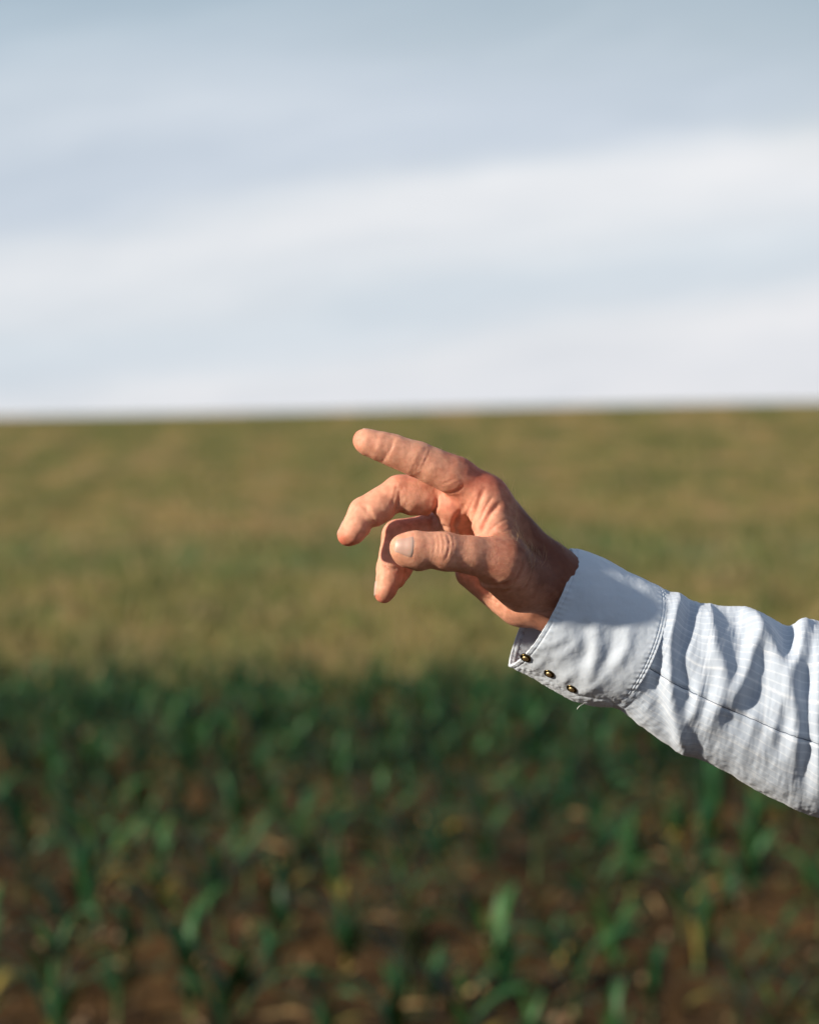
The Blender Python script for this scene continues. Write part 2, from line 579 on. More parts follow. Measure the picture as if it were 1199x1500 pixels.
def grad(fn, p, e=0.0004):
    g = np.stack([eval_chunks(fn, p + np.eye(3)[k] * e) - eval_chunks(fn, p - np.eye(3)[k] * e) for k in range(3)], 1)
    return g / np.maximum(np.linalg.norm(g, axis=1, keepdims=True), 1e-9)


def surface_nets(Fv, org, h):
    n = np.array(Fv.shape)
    ins = Fv < 0
    nc = n - 1
    acc = np.zeros(tuple(nc) + (3,))
    cnt = np.zeros(tuple(nc))
    corners = [(i, j, k) for i in (0, 1) for j in (0, 1) for k in (0, 1)]
    sl = lambda c: tuple(slice(c[a], c[a] + nc[a]) for a in range(3))
    for c0 in corners:
        for ax in range(3):
            if c0[ax]:
                continue
            c1 = list(c0)
            c1[ax] = 1
            f0, f1 = Fv[sl(c0)], Fv[sl(c1)]
            m = (f0 < 0) != (f1 < 0)
            tt = np.where(m, f0 / np.where(m, f0 - f1, 1), 0)
            for a in range(3):
                acc[..., a] += np.where(m, c0[a] + (tt if a == ax else 0), 0)
            cnt += m
    act = cnt > 0
    idx = -np.ones(tuple(nc), int)
    idx[act] = np.arange(act.sum())
    ijk = np.argwhere(act)
    V = org + (ijk + acc[act] / cnt[act][:, None]) * h
    Fs = []
    for ax in range(3):
        u, v = (ax + 1) % 3, (ax + 2) % 3
        s0 = [slice(1, n[a] - 1) for a in range(3)]
        s0[ax] = slice(0, n[ax] - 1)
        s1 = list(s0)
        s1[ax] = slice(1, n[ax])
        a0, a1 = ins[tuple(s0)], ins[tuple(s1)]
        e = np.argwhere(a0 != a1)
        flip = a0[a0 != a1]
        e = e + np.array([0 if a == ax else 1 for a in range(3)])
        du, dv = np.eye(3, dtype=int)[u], np.eye(3, dtype=int)[v]
        qd = np.stack([idx[tuple((e - du - dv).T)], idx[tuple((e - dv).T)], idx[tuple(e.T)], idx[tuple((e - du).T)]], 1)
        qd[~flip] = qd[~flip][:, ::-1]
        Fs.append(qd)
    return V, np.concatenate(Fs)


def subdivide(V, F):
    """split each quad into four"""
    n = len(V)
    E = np.concatenate([np.stack([F[:, i], F[:, (i + 1) % 4]], 1) for i in range(4)])
    Es = np.sort(E, 1)
    key, inv = np.unique(Es[:, 0] * n + Es[:, 1], return_inverse=True)
    em = (V[key // n] + V[key % n]) / 2
    fm = V[F].mean(1)
    m = len(F)
    e = inv.reshape(4, m) + n
    fc = np.arange(m) + n + len(em)
    nF = [np.stack([F[:, i], e[i], fc, e[(i + 3) % 4]], 1) for i in range(4)]
    return np.concatenate([V, em, fm]), np.concatenate(nF)


def march(fn, px, py, start=-90, end=140):
    """first hit of the camera's ray with the surface (authoring aid for placing creases and nails)"""
    o, e = P(px, py, start), P(px, py, end)
    d = (e - o) / np.linalg.norm(e - o)
    s, L = 0.0, np.linalg.norm(e - o)
    for _ in range(90):
        q_ = o + d * s
        v = fn(q_[None])[0]
        if v < 0.0001:
            return q_
        s += max(v * 0.8, 0.0002)
        if s > L:
            return None
    return None


lo = np.minimum(P(480, 940, -75), P(480, 600, -75)) - 0.004
pts_hi = np.stack([P(1180, 620, 90), P(1180, 1180, 90)])
hi = pts_hi.max(0)
lo[2] = P(1100, 1150, 0)[2]
hi[2] = P(500, 610, 0)[2]
HG = 0.0018
dims = np.ceil((hi - lo) / HG).astype(int)
gx = [lo[a] + np.arange(dims[a]) * HG for a in range(3)]
G = np.stack(np.meshgrid(*gx, indexing='ij'), -1).reshape(-1, 3)
Fv = eval_chunks(hand_sdf, G).reshape(dims)
HV, HF = surface_nets(Fv, lo, HG)
for _ in range(2):
    HV = HV - grad(hand_sdf, HV) * eval_chunks(hand_sdf, HV)[:, None]
HV, HF = subdivide(HV, HF)
HV = HV - grad(hand_sdf, HV) * eval_chunks(hand_sdf, HV)[:, None]
HN = grad(hand_sdf, HV)

# creases: (points on the photograph, depth mm, half-width mm)
CREASES = [
    ([(577, 642), (573, 655), (566, 668), (559, 677)], 0.5, 1.0), ([(624, 655), (619, 668), (612, 683), (603, 695)], 0.4, 1.0),
    ([(619, 657), (613, 671), (606, 684), (600, 694)], 0.3, 0.8), ([(678, 712), (668, 719), (657, 722), (648, 721)], 0.6, 1.2),
    ([(585, 716), (584, 732), (580, 745), (578, 752)], 1.1, 1.4), ([(534, 741), (542, 752), (549, 765), (551, 770)], 0.7, 1.1),
    ([(581, 712), (578, 726), (573, 742)], 0.6, 1.0),
    ([(654, 783), (658, 792), (657, 806), (652, 820)], 0.7, 1.0), ([(647, 782), (651, 796), (649, 812)], 0.5, 0.9),
    ([(641, 783), (644, 797), (643, 812)], 0.35, 0.8),
    ([(708, 717), (699, 742), (690, 764), (686, 778)], 1.2, 1.6), ([(732, 737), (717, 753), (707, 772), (703, 781)], 1.5, 1.7),
    ([(721, 727), (711, 744), (702, 765)], 0.5, 1.1),
    ([(690, 845), (703, 853), (718, 858), (735, 857), (748, 851)], 1.6, 1.6), ([(699, 857), (714, 866), (731, 867), (746, 862)], 1.1, 1.2),
    ([(706, 865), (720, 874), (737, 875)], 0.8, 1.1), ([(712, 874), (727, 883), (742, 884)], 0.6, 1.0),
    ([(668, 757), (664, 771), (668, 781)], 1.0, 1.6), ([(640, 764), (652, 772), (660, 781)], 0.9, 1.5),
    ([(682, 737), (672, 752), (667, 770)], 0.8, 1.6),
    ([(641, 728), (639, 742), (634, 752), (627, 757)], 1.6, 1.3), ([(633, 757), (631, 768), (634, 778)], 1.2, 1.3), ([(563, 828), (572, 833), (582, 834)], 0.8, 1.2),
    ([(661, 782), (664, 795), (661, 812)], 0.35, 0.7), ([(635, 784), (637, 797), (635, 812)], 0.25, 0.7), ([(572, 644), (568, 655), (562, 667)], 0.25, 0.7),
    ([(629, 660), (624, 672), (617, 686)], 0.3, 0.7), ([(667, 700), (657, 706), (647, 708)], 0.25, 0.8), ([(697, 726), (688, 744), (680, 758)], 0.4, 0.9),
    ([(742, 760), (728, 768), (716, 779)], 0.5, 1.0), ([(748, 775), (735, 780), (722, 786)], 0.35, 0.9), ([(528, 738), (537, 750), (545, 766)], 0.3, 0.8),
    ([(590, 712), (590, 730), (586, 748)], 0.35, 0.8), ([(765, 820), (760, 838), (750, 853)], 0.4, 1.2), ([(780, 822), (776, 845), (764, 864)], 0.35, 1.2),
]
disp = np.zeros(len(HV))
for pl, dep, wid in CREASES:
    hits = [march(hand_sdf, *p_) for p_ in pl]
    hits = [h_ for h_ in hits if h_ is not None]
    if len(hits) < 2 or dep == 0:
        continue
    dmin = np.full(len(HV), 9.0)
    tpar = np.zeros(len(HV))
    for k in range(len(hits) - 1):
        a, b = hits[k], hits[k + 1]
        if np.linalg.norm(b - a) > 0.03:
            continue
        ba = b - a
        tt = np.clip(((HV - a) @ ba) / (ba @ ba), 0, 1)
        dd = np.linalg.norm(HV - a - tt[:, None] * ba, axis=1)
        better = dd < dmin
        dmin = np.where(better, dd, dmin)
        tpar = np.where(better, (k + tt) / (len(hits) - 1), tpar)
    fade = np.clip(np.minimum(tpar, 1 - tpar) * 5 + 0.35, 0, 1)
    wd = wid / 1000
    disp -= fade * dep / 1000 * np.exp(-(dmin / wd) ** 2)
    disp += fade * dep * 0.18 / 1000 * np.exp(-((dmin - 2.2 * wd) / (1.2 * wd)) ** 2)
lump = vnoise(HV, 75.0, 3, 1.0)
disp += 0.00036 * lump + 0.00009 * vnoise(HV, 240.0, 2, 7.0)
HV2 = HV + HN * disp[:, None]

# skin colour: tanned back, wrist tan deepened with painted shade, redder knuckles and finger sides, paler yellower palm side
HPX = to_px(HV)
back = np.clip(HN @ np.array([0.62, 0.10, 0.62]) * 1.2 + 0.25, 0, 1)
tan_shade = np.clip((HPX[:, 0] - 724) / 65, 0, 1) * 0.95
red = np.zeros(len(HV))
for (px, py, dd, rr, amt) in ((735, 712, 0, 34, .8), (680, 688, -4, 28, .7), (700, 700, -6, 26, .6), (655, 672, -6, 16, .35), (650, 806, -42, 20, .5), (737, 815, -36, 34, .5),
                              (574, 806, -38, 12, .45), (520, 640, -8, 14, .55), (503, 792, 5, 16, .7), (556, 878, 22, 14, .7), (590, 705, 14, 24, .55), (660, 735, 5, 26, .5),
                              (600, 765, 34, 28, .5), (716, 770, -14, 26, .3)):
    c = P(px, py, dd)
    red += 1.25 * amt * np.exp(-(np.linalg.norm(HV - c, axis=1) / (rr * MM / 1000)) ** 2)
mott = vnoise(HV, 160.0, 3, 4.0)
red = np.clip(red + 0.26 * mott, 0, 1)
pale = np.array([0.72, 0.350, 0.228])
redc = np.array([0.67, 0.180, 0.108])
tan_shade_c = np.array([0.150, 0.041, 0.018])  # tan darkened beyond the skin's own tone to hold the wrist's shade
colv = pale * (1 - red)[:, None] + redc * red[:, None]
ta = np.clip(tan_shade * (0.55 + 0.45 * back) + 0.30 * back * np.clip((HPX[:, 0] - 610) / 60, 0, 1) + 0.10 * mott, 0, 1)[:, None]
colv = colv * (1 - ta) + tan_shade_c * ta
colv *= (1 + 0.07 * vnoise(HV, 420.0, 2, 6.0))[:, None]

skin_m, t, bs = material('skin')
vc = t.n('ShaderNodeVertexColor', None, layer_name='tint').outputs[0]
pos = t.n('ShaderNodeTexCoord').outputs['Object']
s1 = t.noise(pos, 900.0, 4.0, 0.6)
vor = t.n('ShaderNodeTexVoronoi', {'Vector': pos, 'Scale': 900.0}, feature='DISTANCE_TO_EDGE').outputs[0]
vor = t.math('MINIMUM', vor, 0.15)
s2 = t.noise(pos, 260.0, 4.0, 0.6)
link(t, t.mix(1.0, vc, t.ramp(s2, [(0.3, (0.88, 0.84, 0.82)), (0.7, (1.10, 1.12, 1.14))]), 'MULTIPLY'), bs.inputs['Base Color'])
bs.inputs['Roughness'].default_value = 0.47
bs.inputs['Specular IOR Level'].default_value = 0.34
bs.inputs['Subsurface Weight'].default_value = 0.30
bs.inputs['Subsurface Radius'].default_value = (1.0, 0.32, 0.16)
bs.inputs['Subsurface Scale'].default_value = 0.008
hh = t.math('ADD', t.math('MULTIPLY', vor, 2.2), t.math('ADD', t.math('MULTIPLY', s1, 0.45), t.math('MULTIPLY', s2, 0.7)))
link(t, t.n('ShaderNodeBump', {'Height': hh, 'Strength': 0.42, 'Distance': 0.0010}).outputs[0], bs.inputs['Normal'])

person = bpy.data.objects.new('person', None)
COL.objects.link(person)
tag(person, 'person reaching in from the right, bare weathered hand out of pale blue shirt sleeve', 'person')

def lathe(prof, n, c, nrm):
    q_ = Vector(nrm).to_track_quat('Z', 'Y')
    V, F = [], []
    for r_, z_ in prof:
        for j in range(n):
            a = 2 * math.pi * j / n
            V.append(np.array(c) + np.array(q_ @ Vector((r_ * math.cos(a), r_ * math.sin(a), z_))))
    for k in range(len(prof) - 1):
        for j in range(n):
            F.append((k * n + j, k * n + (j + 1) % n, (k + 1) * n + (j + 1) % n, (k + 1) * n + j))
    F.append(tuple((len(prof) - 1) * n + j for j in range(n)))
    return V, F


# the rest of the person, who stands outside the frame to the right, facing the camera's side of the field
def wc(a, b, ra, rb):
    return (np.array(a, float), np.array(b, float), ra, rb)


ELB = P(1352, 1083, 18)
SHR, SHL = np.array([0.60, 0.07, 1.43]), np.array([0.98, 0.07, 1.43])
HEAD = np.array([0.79, 0.05, 1.665])
FOOT = hill_z(0.8, 0.1)
yaw = R(-38)
HR = np.array([[math.cos(yaw), -math.sin(yaw), 0], [math.sin(yaw), math.cos(yaw), 0], [0, 0, 1]])


def hd(x, y, z):
    return HR @ np.array([x, y, z]) + HEAD


def hc(a, b, ra, rb):
    return (hd(*a), hd(*b), ra, rb)


SKULL = [hc((0, 0.035, 0.035), (0, -0.010, 0.040), 0.078, 0.076), hc((0, -0.03, 0.0), (0, -0.045, -0.055), 0.062, 0.046),
         hc((0, -0.05, -0.075), (0, -0.066, -0.085), 0.036, 0.024), hc((-0.045, -0.01, -0.06), (0.045, -0.01, -0.06), 0.030, 0.030),
         hc((-0.040, -0.055, -0.025), (0.040, -0.055, -0.025), 0.026, 0.026)]
FACE = [hc((0, -0.092, 0.012), (0, -0.116, -0.030), 0.008, 0.0115), hc((-0.011, -0.100, -0.034), (0.011, -0.100, -0.034), 0.008, 0.008),
        hc((-0.034, -0.082, 0.026), (-0.012, -0.090, 0.023), 0.008, 0.008), hc((0.034, -0.082, 0.026), (0.012, -0.090, 0.023), 0.008, 0.008),
        hc((-0.017, -0.090, -0.056), (0.017, -0.090, -0.056), 0.0065, 0.0065), hc((-0.014, -0.090, -0.066), (0.014, -0.090, -0.066), 0.007, 0.007),
        hc((-0.079, 0.004, 0.016), (-0.077, 0.000, -0.028), 0.010, 0.007), hc((0.079, 0.004, 0.016), (0.077, 0.000, -0.028), 0.010, 0.007)]
SOCK = [hc((-0.031, -0.096, 0.006), (-0.029, -0.096, 0.006), 0.0125, 0.0125), hc((0.031, -0.096, 0.006), (0.029, -0.096, 0.006), 0.0125, 0.0125)]
CORE = [wc((0.79, 0.075, 1.60), (0.79, 0.095, 1.46), 0.058, 0.066), wc((0.66, 0.08, 1.42), (0.92, 0.08, 1.42), 0.060, 0.060),
        wc((0.79, 0.08, 1.35), (0.79, 0.07, 1.02), 0.125, 0.120), wc((0.70, 0.08, 1.30), (0.73, 0.07, 1.00), 0.10, 0.10),
        wc((0.88, 0.08, 1.30), (0.85, 0.07, 1.00), 0.10, 0.10), wc(SHR, ELB, 0.050, 0.038), wc(ELB, P(1180, 1040, 14), 0.038, 0.033),
        wc(SHL, (1.05, 0.08, 1.14), 0.050, 0.040), wc((1.05, 0.08, 1.14), (1.06, 0.02, 0.90), 0.038, 0.027),
        wc((1.06, 0.02, 0.90), (1.055, 0.005, 0.83), 0.026, 0.030)]
for fx, fy, L in ((-0.004, -0.026, .075), (-0.006, -0.009, .085), (-0.006, 0.009, .080), (-0.004, 0.026, .065)):
    b0 = np.array([1.055, 0.005 + fy, 0.815])
    b1 = b0 + np.array([-0.012, -0.004, -L * .55])
    CORE += [wc(b0, b1, 0.0095, 0.0085), wc(b1, b1 + np.array([-0.022, 0, -L * .45]), 0.0085, 0.0068)]
CORE += [wc((1.045, -0.02, 0.865), (1.03, -0.055, 0.825), 0.012, 0.0105), wc((1.03, -0.055, 0.825), (1.02, -0.062, 0.790), 0.0105, 0.008)]


def core_sdf(p):
    d = smin(chain(p, CORE[:10], 0.03), chain(p, CORE[10:], 0.002), 0.008)
    hsd = smin(chain(p, SKULL, 0.022), chain(p, FACE, 0.006), 0.009)
    for c_ in SOCK:
        hsd = -smin(-hsd, sd_caps(p, c_), 0.008)
    return smin(d, hsd, 0.02)


def mesh_sdf(fn, lo_, hi_, h_):
    dm = np.ceil((np.array(hi_) - np.array(lo_)) / h_).astype(int)
    ax_ = [lo_[a] + np.arange(dm[a]) * h_ for a in range(3)]
    gg = np.stack(np.meshgrid(*ax_, indexing='ij'), -1).reshape(-1, 3)
    v_, f_ = surface_nets(eval_chunks(fn, gg).reshape(dm), np.array(lo_), h_)
    for _ in range(2):
        v_ = v_ - grad(fn, v_) * np.clip(eval_chunks(fn, v_), -h_, h_)[:, None]
    return v_, f_


CV_, CF_ = mesh_sdf(core_sdf, (0.24, -0.12, 0.70), (1.14, 0.24, 1.82), 0.0075)
hsel = CV_[:, 2] > 1.52
ctint = np.where(((CV_[:, 0] > 1.0) & (CV_[:, 2] < 1.0))[:, None], tan_shade_c, pale * 0.6 + tan_shade_c * 0.4)
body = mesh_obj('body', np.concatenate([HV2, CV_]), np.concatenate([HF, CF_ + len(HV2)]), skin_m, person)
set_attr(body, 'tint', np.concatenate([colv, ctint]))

plain_m = {}
for nm, colr, rough in (('shirt_cotton', (0.455, 0.515, 0.61), 0.9), ('denim', (0.055, 0.075, 0.13), 0.9), ('boot_leather', (0.10, 0.055, 0.03), 0.55),
                        ('hair', (0.13, 0.085, 0.05), 0.6), ('eye', (0.75, 0.73, 0.70), 0.15)):
    m_, t, bs = material(nm)
    ob = t.n('ShaderNodeTexCoord').outputs['Object']
    sc_ = 90.0 if nm != 'hair' else 400.0
    ns_ = t.noise(ob, sc_, 4.0, 0.6)
    link(t, t.mix(ns_, tuple(c * 0.85 for c in colr), tuple(c * 1.15 for c in colr)), bs.inputs['Base Color'])
    bs.inputs['Roughness'].default_value = rough
    if nm != 'eye':
        link(t, t.n('ShaderNodeBump', {'Height': t.noise(ob, sc_ * .3, 5.0, 0.6), 'Strength': 0.5, 'Distance': 0.01}).outputs[0], bs.inputs['Normal'])
    plain_m[nm] = m_

SH = [wc((0.70, 0.08, 1.41), (0.88, 0.08, 1.41), 0.085, 0.085), wc((0.69, 0.08, 1.36), (0.71, 0.075, 0.93), 0.125, 0.125),
      wc((0.89, 0.08, 1.36), (0.87, 0.075, 0.93), 0.125, 0.125), wc((0.79, 0.06, 1.36), (0.79, 0.055, 0.93), 0.13, 0.135)]
SHS = [wc(SHR, ELB, 0.078, 0.067), wc(SHL, (1.05, 0.08, 1.14), 0.078, 0.064), wc((1.05, 0.08, 1.14), (1.06, 0.025, 0.93), 0.062, 0.046)]


def shirt_sdf(p):
    d = smin(chain(p, SH, 0.05), chain(p, SHS, 0.02), 0.03)
    d = d + 0.004 * np.sin(p[:, 2] * 60 + 8 * np.sin(p[:, 0] * 14)) * np.clip(1.2 - p[:, 2], 0.1, .5)
    col_ = sd_caps(p, wc((0.79, 0.085, 1.47), (0.79, 0.09, 1.515), 0.082, 0.078))
    d = smin(d, np.maximum(col_, p[:, 2] - 1.525), 0.012)
    d = np.maximum(d, -sd_caps(p, wc((0.79, 0.07, 1.60), (0.79, 0.085, 1.48), 0.075, 0.069)))
    return np.maximum(d, 0.90 - p[:, 2])


v_, f_ = mesh_sdf(shirt_sdf, (0.24, -0.15, 0.87), (1.18, 0.28, 1.56), 0.010)
mesh_obj('shirt', v_, f_, plain_m['shirt_cotton'], person)
LG = [wc((0.72, 0.08, 0.93), (0.86, 0.08, 0.93), 0.115, 0.115), wc((0.71, 0.08, 0.88), (0.69, 0.07, 0.50), 0.095, 0.068), wc((0.69, 0.07, 0.50), (0.68, 0.10, 0.09), 0.068, 0.058),
      wc((0.87, 0.08, 0.88), (0.90, 0.07, 0.50), 0.095, 0.068), wc((0.90, 0.07, 0.50), (0.92, 0.10, 0.09), 0.068, 0.058)]
v_, f_ = mesh_sdf(lambda p: np.maximum(chain(p, LG, 0.02), 0.065 - p[:, 2]) + 0.003 * np.sin(p[:, 2] * 70 + 5 * p[:, 0]), (0.55, -0.08, 0.02), (1.05, 0.26, 1.08), 0.012)
mesh_obj('trousers', v_, f_, plain_m['denim'], person)
for bx_, dx_ in ((0.68, -0.03), (0.92, 0.03)):
    BT = [wc((bx_, 0.10, 0.13), (bx_, 0.10, 0.055), 0.052, 0.050), wc((bx_, 0.09, 0.055), (bx_ + dx_, -0.075, 0.045), 0.050, 0.042)]
    v_, f_ = mesh_sdf(lambda p: np.maximum(chain(p, BT, 0.02), 0.002 - p[:, 2]), (bx_ - .12, -0.16, -0.03), (bx_ + .12, 0.19, 0.2), 0.008)
    v_[:, 2] += float(soil_z(np.array(bx_), np.array(0.0)))
    mesh_obj('boot', v_, f_, plain_m['boot_leather'], person)
HRC = [hc((0, 0.04, 0.042), (0, 0.000, 0.052), 0.083, 0.078), hc((0, 0.06, 0.02), (0, 0.055, -0.04), 0.070, 0.048)]
v_, f_ = mesh_sdf(lambda p: np.maximum(chain(p, HRC, 0.02) + 0.002 * np.sin(p[:, 0] * 300) * np.sin(p[:, 2] * 240), -sd_caps(p, hc((0, -0.12, -0.035), (0, -0.09, -0.03), 0.115, 0.105))),
                  HEAD - 0.18, HEAD + 0.18, 0.006)
mesh_obj('hair', v_, f_, plain_m['hair'], person)
for ex in (-0.030, 0.030):
    ec = hd(ex, -0.079, 0.006)
    fw = HR @ np.array([0, -1, 0])
    V, F = lathe([(0.0001, 0.0118), (0.004, 0.0112), (0.008, 0.0086), (0.011, 0.004), (0.0118, -0.002)], 16, ec, fw)
    mesh_obj('eye', V, F, plain_m['eye'], body)
    V, F = lathe([(0.0054, 0.0107), (0.0051, 0.0112), (0.003, 0.0121), (0.0001, 0.0125)], 16, ec, fw)
    mesh_obj('iris', V, F, plain_m['boot_leather'], body)

# fine fair hairs on the back of the hand and wrist
hair_m, t, bs = material('fair_hair')
bs.inputs['Base Color'].default_value = (0.46, 0.29, 0.15, 1)
bs.inputs['Roughness'].default_value = 0.4
V, F = [], []
cand = np.flatnonzero((HPX[:, 0] > 640) & (HPX[:, 0] < 832) & (HN @ np.array([0.55, -0.10, 0.70]) > 0.15) & (HPX[:, 1] < 880) & (HN[:, 1] > -0.55))
wgt = np.clip((HPX[cand, 0] - 610) / 150, 0.12, 1)
pick = RNG.choice(cand, 750, replace=False, p=wgt / wgt.sum())
fdir = np.array([-0.55, 0.25, 0.35])
for k in pick:
    n_ = HN[k]
    tdir = fdir - n_ * (fdir @ n_)
    tdir = tdir / np.linalg.norm(tdir) + RNG.normal(size=3) * 0.35
    L = (0.0035 + 0.0050 * RNG.random())
    if HPX[k, 0] < 715:
        L *= 0.55
    p0 = HV2[k] - n_ * 0.0003
    i0 = len(V)
    for s_ in range(4):
        f = s_ / 3
        c = p0 + n_ * L * (0.75 * f - 0.30 * f * f) + tdir * L * 0.75 * f * f
        r_ = 0.00011 * (1 - 0.75 * f)
        for a in range(3):
            V.append(c + r_ * (math.cos(a * 2.094) * np.cross(n_, tdir) + math.sin(a * 2.094) * n_))
    for s_ in range(3):
        for a in range(3):
            F.append((i0 + s_ * 3 + a, i0 + s_ * 3 + (a + 1) % 3, i0 + s_ * 3 + 3 + (a + 1) % 3, i0 + s_ * 3 + 3 + a))
fuzz = mesh_obj('hand_hair', V, F, hair_m, body)
tag(fuzz, kind='stuff')

# ------------------------------------------------------------------ fingernails
nail_m, t, bs = material('nail')
bs.inputs['Base Color'].default_value = (0.50, 0.36, 0.30, 1)
vc = t.n('ShaderNodeVertexColor', None, layer_name='tint').outputs[0]
link(t, vc, bs.inputs['Base Color'])
bs.inputs['Roughness'].default_value = 0.45
bs.inputs['Subsurface Weight'].default_value = 0.2
bs.inputs['Subsurface Scale'].default_value = 0.003


def nail(tip, joint, dorsal, length, width, r_tip, start=0.001):
    """curved plate lying on the back of a fingertip; tip, joint = axis ends, dorsal = outward direction"""
    tip, joint = np.array(tip), np.array(joint)
    ax = (tip - joint) / np.linalg.norm(tip - joint)
    dv = dorsal - ax * (dorsal @ ax)
    dv /= np.linalg.norm(dv)
    sv = np.cross(ax, dv)
    nu, nv = 15, 15
    V, C = [], []
    for i in range(nu):
        u = i / (nu - 1)
        for j in range(nv):
            v = (j / (nv - 1)) * 2 - 1
            round_ = 1 - 0.30 * abs(v) ** 3.0 * (1 if u > 0.5 else 0.75)
            uu = 0.5 + (u - 0.5) * round_
            along = (start + uu * length)
            ang = v * width / 2 / (r_tip * 0.95)
            c = tip + ax * (along - length + r_tip * 0.62)
            d = dv * math.cos(ang) + sv * math.sin(ang)
            # walk outwards to the skin
            s = 0.0
            for _ in range(40):
                val = hand_sdf((c + d * s)[None])[0]
                if val > -0.00004 or s > 1.5 * r_tip:
                    break
                s += max(-val * 0.8, 0.00004)
            s = max(s, r_tip * 0.55)
            edge = max(abs(v), abs(2 * u - 1) if u < 0.5 else 0)
            lift = 0.00012 - 0.0009 * max(0.0, edge - 0.78) / 0.22
            if u > 0.93:
                lift += 0.00015
            V.append(c + d * (s + lift))
            free = 1.0 if uu > 0.90 else 0.0
            moon = 1.0 if uu < 0.16 else 0.0
            base_ = np.array([0.52, 0.305, 0.245])
            base_ = base_ * (1 - 0.7 * free) + np.array([0.56, 0.43, 0.33]) * 0.7 * free
            base_ = base_ * (1 - 0.4 * moon) + np.array([0.58, 0.46, 0.40]) * 0.4 * moon
            C.append(base_)
    F = [(i * nv + j, i * nv + j + 1, (i + 1) * nv + j + 1, (i + 1) * nv + j) for i in range(nu - 1) for j in range(nv - 1)]
    o = mesh_obj('fingernail', V, F, nail_m, body)
    set_attr(o, 'tint', np.array(C))
    md = o.modifiers.new('thick', 'SOLIDIFY')
    md.thickness = 0.0003
    md.offset = 0
    return o


nail(P(592, 803, -48), P(652, 808, -46), np.array([0.05, -1.0, 0.15]), 0.0128, 0.0140, 0.0105, 0.0005)
nail(P(534, 645, -8), P(569, 657, -8), np.array([0.25, 0.55, 0.8]), 0.0115, 0.0115, 0.0080, -0.001)
nail(P(510, 784, 7), P(532, 751, 9), np.array([-0.85, 0.30, 0.25]), 0.0112, 0.0115, 0.0080, -0.0012)
nail(P(562, 870, 22), P(571, 832, 26), np.array([-0.95, 0.10, 0.1]), 0.0110, 0.0110, 0.0072, -0.0012)
nail(P(580, 848, 42), P(586, 834, 47), np.array([-0.95, 0.25, 0.1]), 0.0090, 0.0092, 0.0066, -0.001)

# ------------------------------------------------------------------ shirt sleeve
def interp_curve(pts, n):
    """Catmull-Rom through points, n samples spread by chord length"""
    pts = np.array(pts, float)
    seg = np.r_[0, np.cumsum(np.linalg.norm(np.diff(pts[:, :2], axis=0), axis=1))]
    u = np.linspace(0, seg[-1], n)
    out = np.empty((n, pts.shape[1]))
    e = np.vstack([2 * pts[0] - pts[1], pts, 2 * pts[-1] - pts[-2]])
    for k, s in enumerate(u):
        i = min(np.searchsorted(seg, s, 'right') - 1, len(pts) - 2)
        f = (s - seg[i]) / (seg[i + 1] - seg[i])
        p0, p1, p2, p3 = e[i], e[i + 1], e[i + 2], e[i + 3]
        out[k] = 0.5 * (2 * p1 + (p2 - p0) * f + (2 * p0 - 5 * p1 + 4 * p2 - p3) * f * f + (3 * p1 - p0 - 3 * p2 + p3) * f ** 3)
    return out


OPT = P(600, 750, 1000) - P(600, 750, 0)
OPT /= np.linalg.norm(OPT)
UPV = P(600, 700, 0) - P(600, 800, 0)
UPV /= np.linalg.norm(UPV)


def tube(stations, nth, expo=2.0, dmid=26.0, far_skew=0.60):
    """stations: rows (topx, topy, botx, boty, half depth mm, skew px) -> grid of points"""
    n = len(stations)
    th = np.linspace(0, 2 * np.pi, nth, endpoint=False)
    g = np.empty((n, nth, 3))
    for k, (tx, ty, bx, by, hd, sk) in enumerate(stations):
        T, B = P(tx, ty, dmid), P(bx, by, dmid)
        c, hv = (T + B) / 2, (T - B) / 2
        arm = P(tx + 20, ty + 10, dmid) - P(tx, ty, dmid)
        arm /= np.linalg.norm(arm)
        ct, st = np.cos(th), np.sin(th)
        cs = np.sign(ct) * np.abs(ct) ** (2 / expo)
        ss = np.sign(st) * np.abs(st) ** (2 / expo)
        lag = np.where(ss < 0, ss, far_skew * np.abs(ss) ** 1.8)
        g[k] = c + hv * cs[:, None] + (OPT * hd / 1000) * ss[:, None] - (arm * sk * MM / 1000) * lag[:, None]
    return g


def grid_normals(g):
    du = np.gradient(g, axis=0)
    gp = np.concatenate([g[:, -1:], g, g[:, :1]], 1)
    dv = (gp[:, 2:] - gp[:, :-2]) / 2
    nn = np.cross(dv, du)
    nn /= np.maximum(np.linalg.norm(nn, axis=2, keepdims=True), 1e-12)
    c = g.mean(1, keepdims=True)
    if ((g - c) * nn).sum() < 0:
        nn = -nn
    return nn


def poly_dist(px, pl):
    d = np.full(px.shape[:-1], 1e9)
    tp = np.zeros(px.shape[:-1])
    pl = np.array(pl, float)
    for k in range(len(pl) - 1):
        a, b = pl[k], pl[k + 1]
        ba = b - a
        tt = np.clip(((px - a) @ ba) / (ba @ ba), 0, 1)
        dd = np.linalg.norm(px - a - tt[..., None] * ba, axis=-1)
        m = dd < d
        d = np.where(m, dd, d)
        tp = np.where(m, (k + tt) / (len(pl) - 1), tp)
    return d, tp


def tube_faces(n, nth):
    i = np.arange(n - 1)[:, None] * nth
    j = np.arange(nth)[None, :]
    j2 = (j + 1) % nth
    return np.stack([i + j, i + nth + j, i + nth + j2, i + j2], -1).reshape(-1, 4)


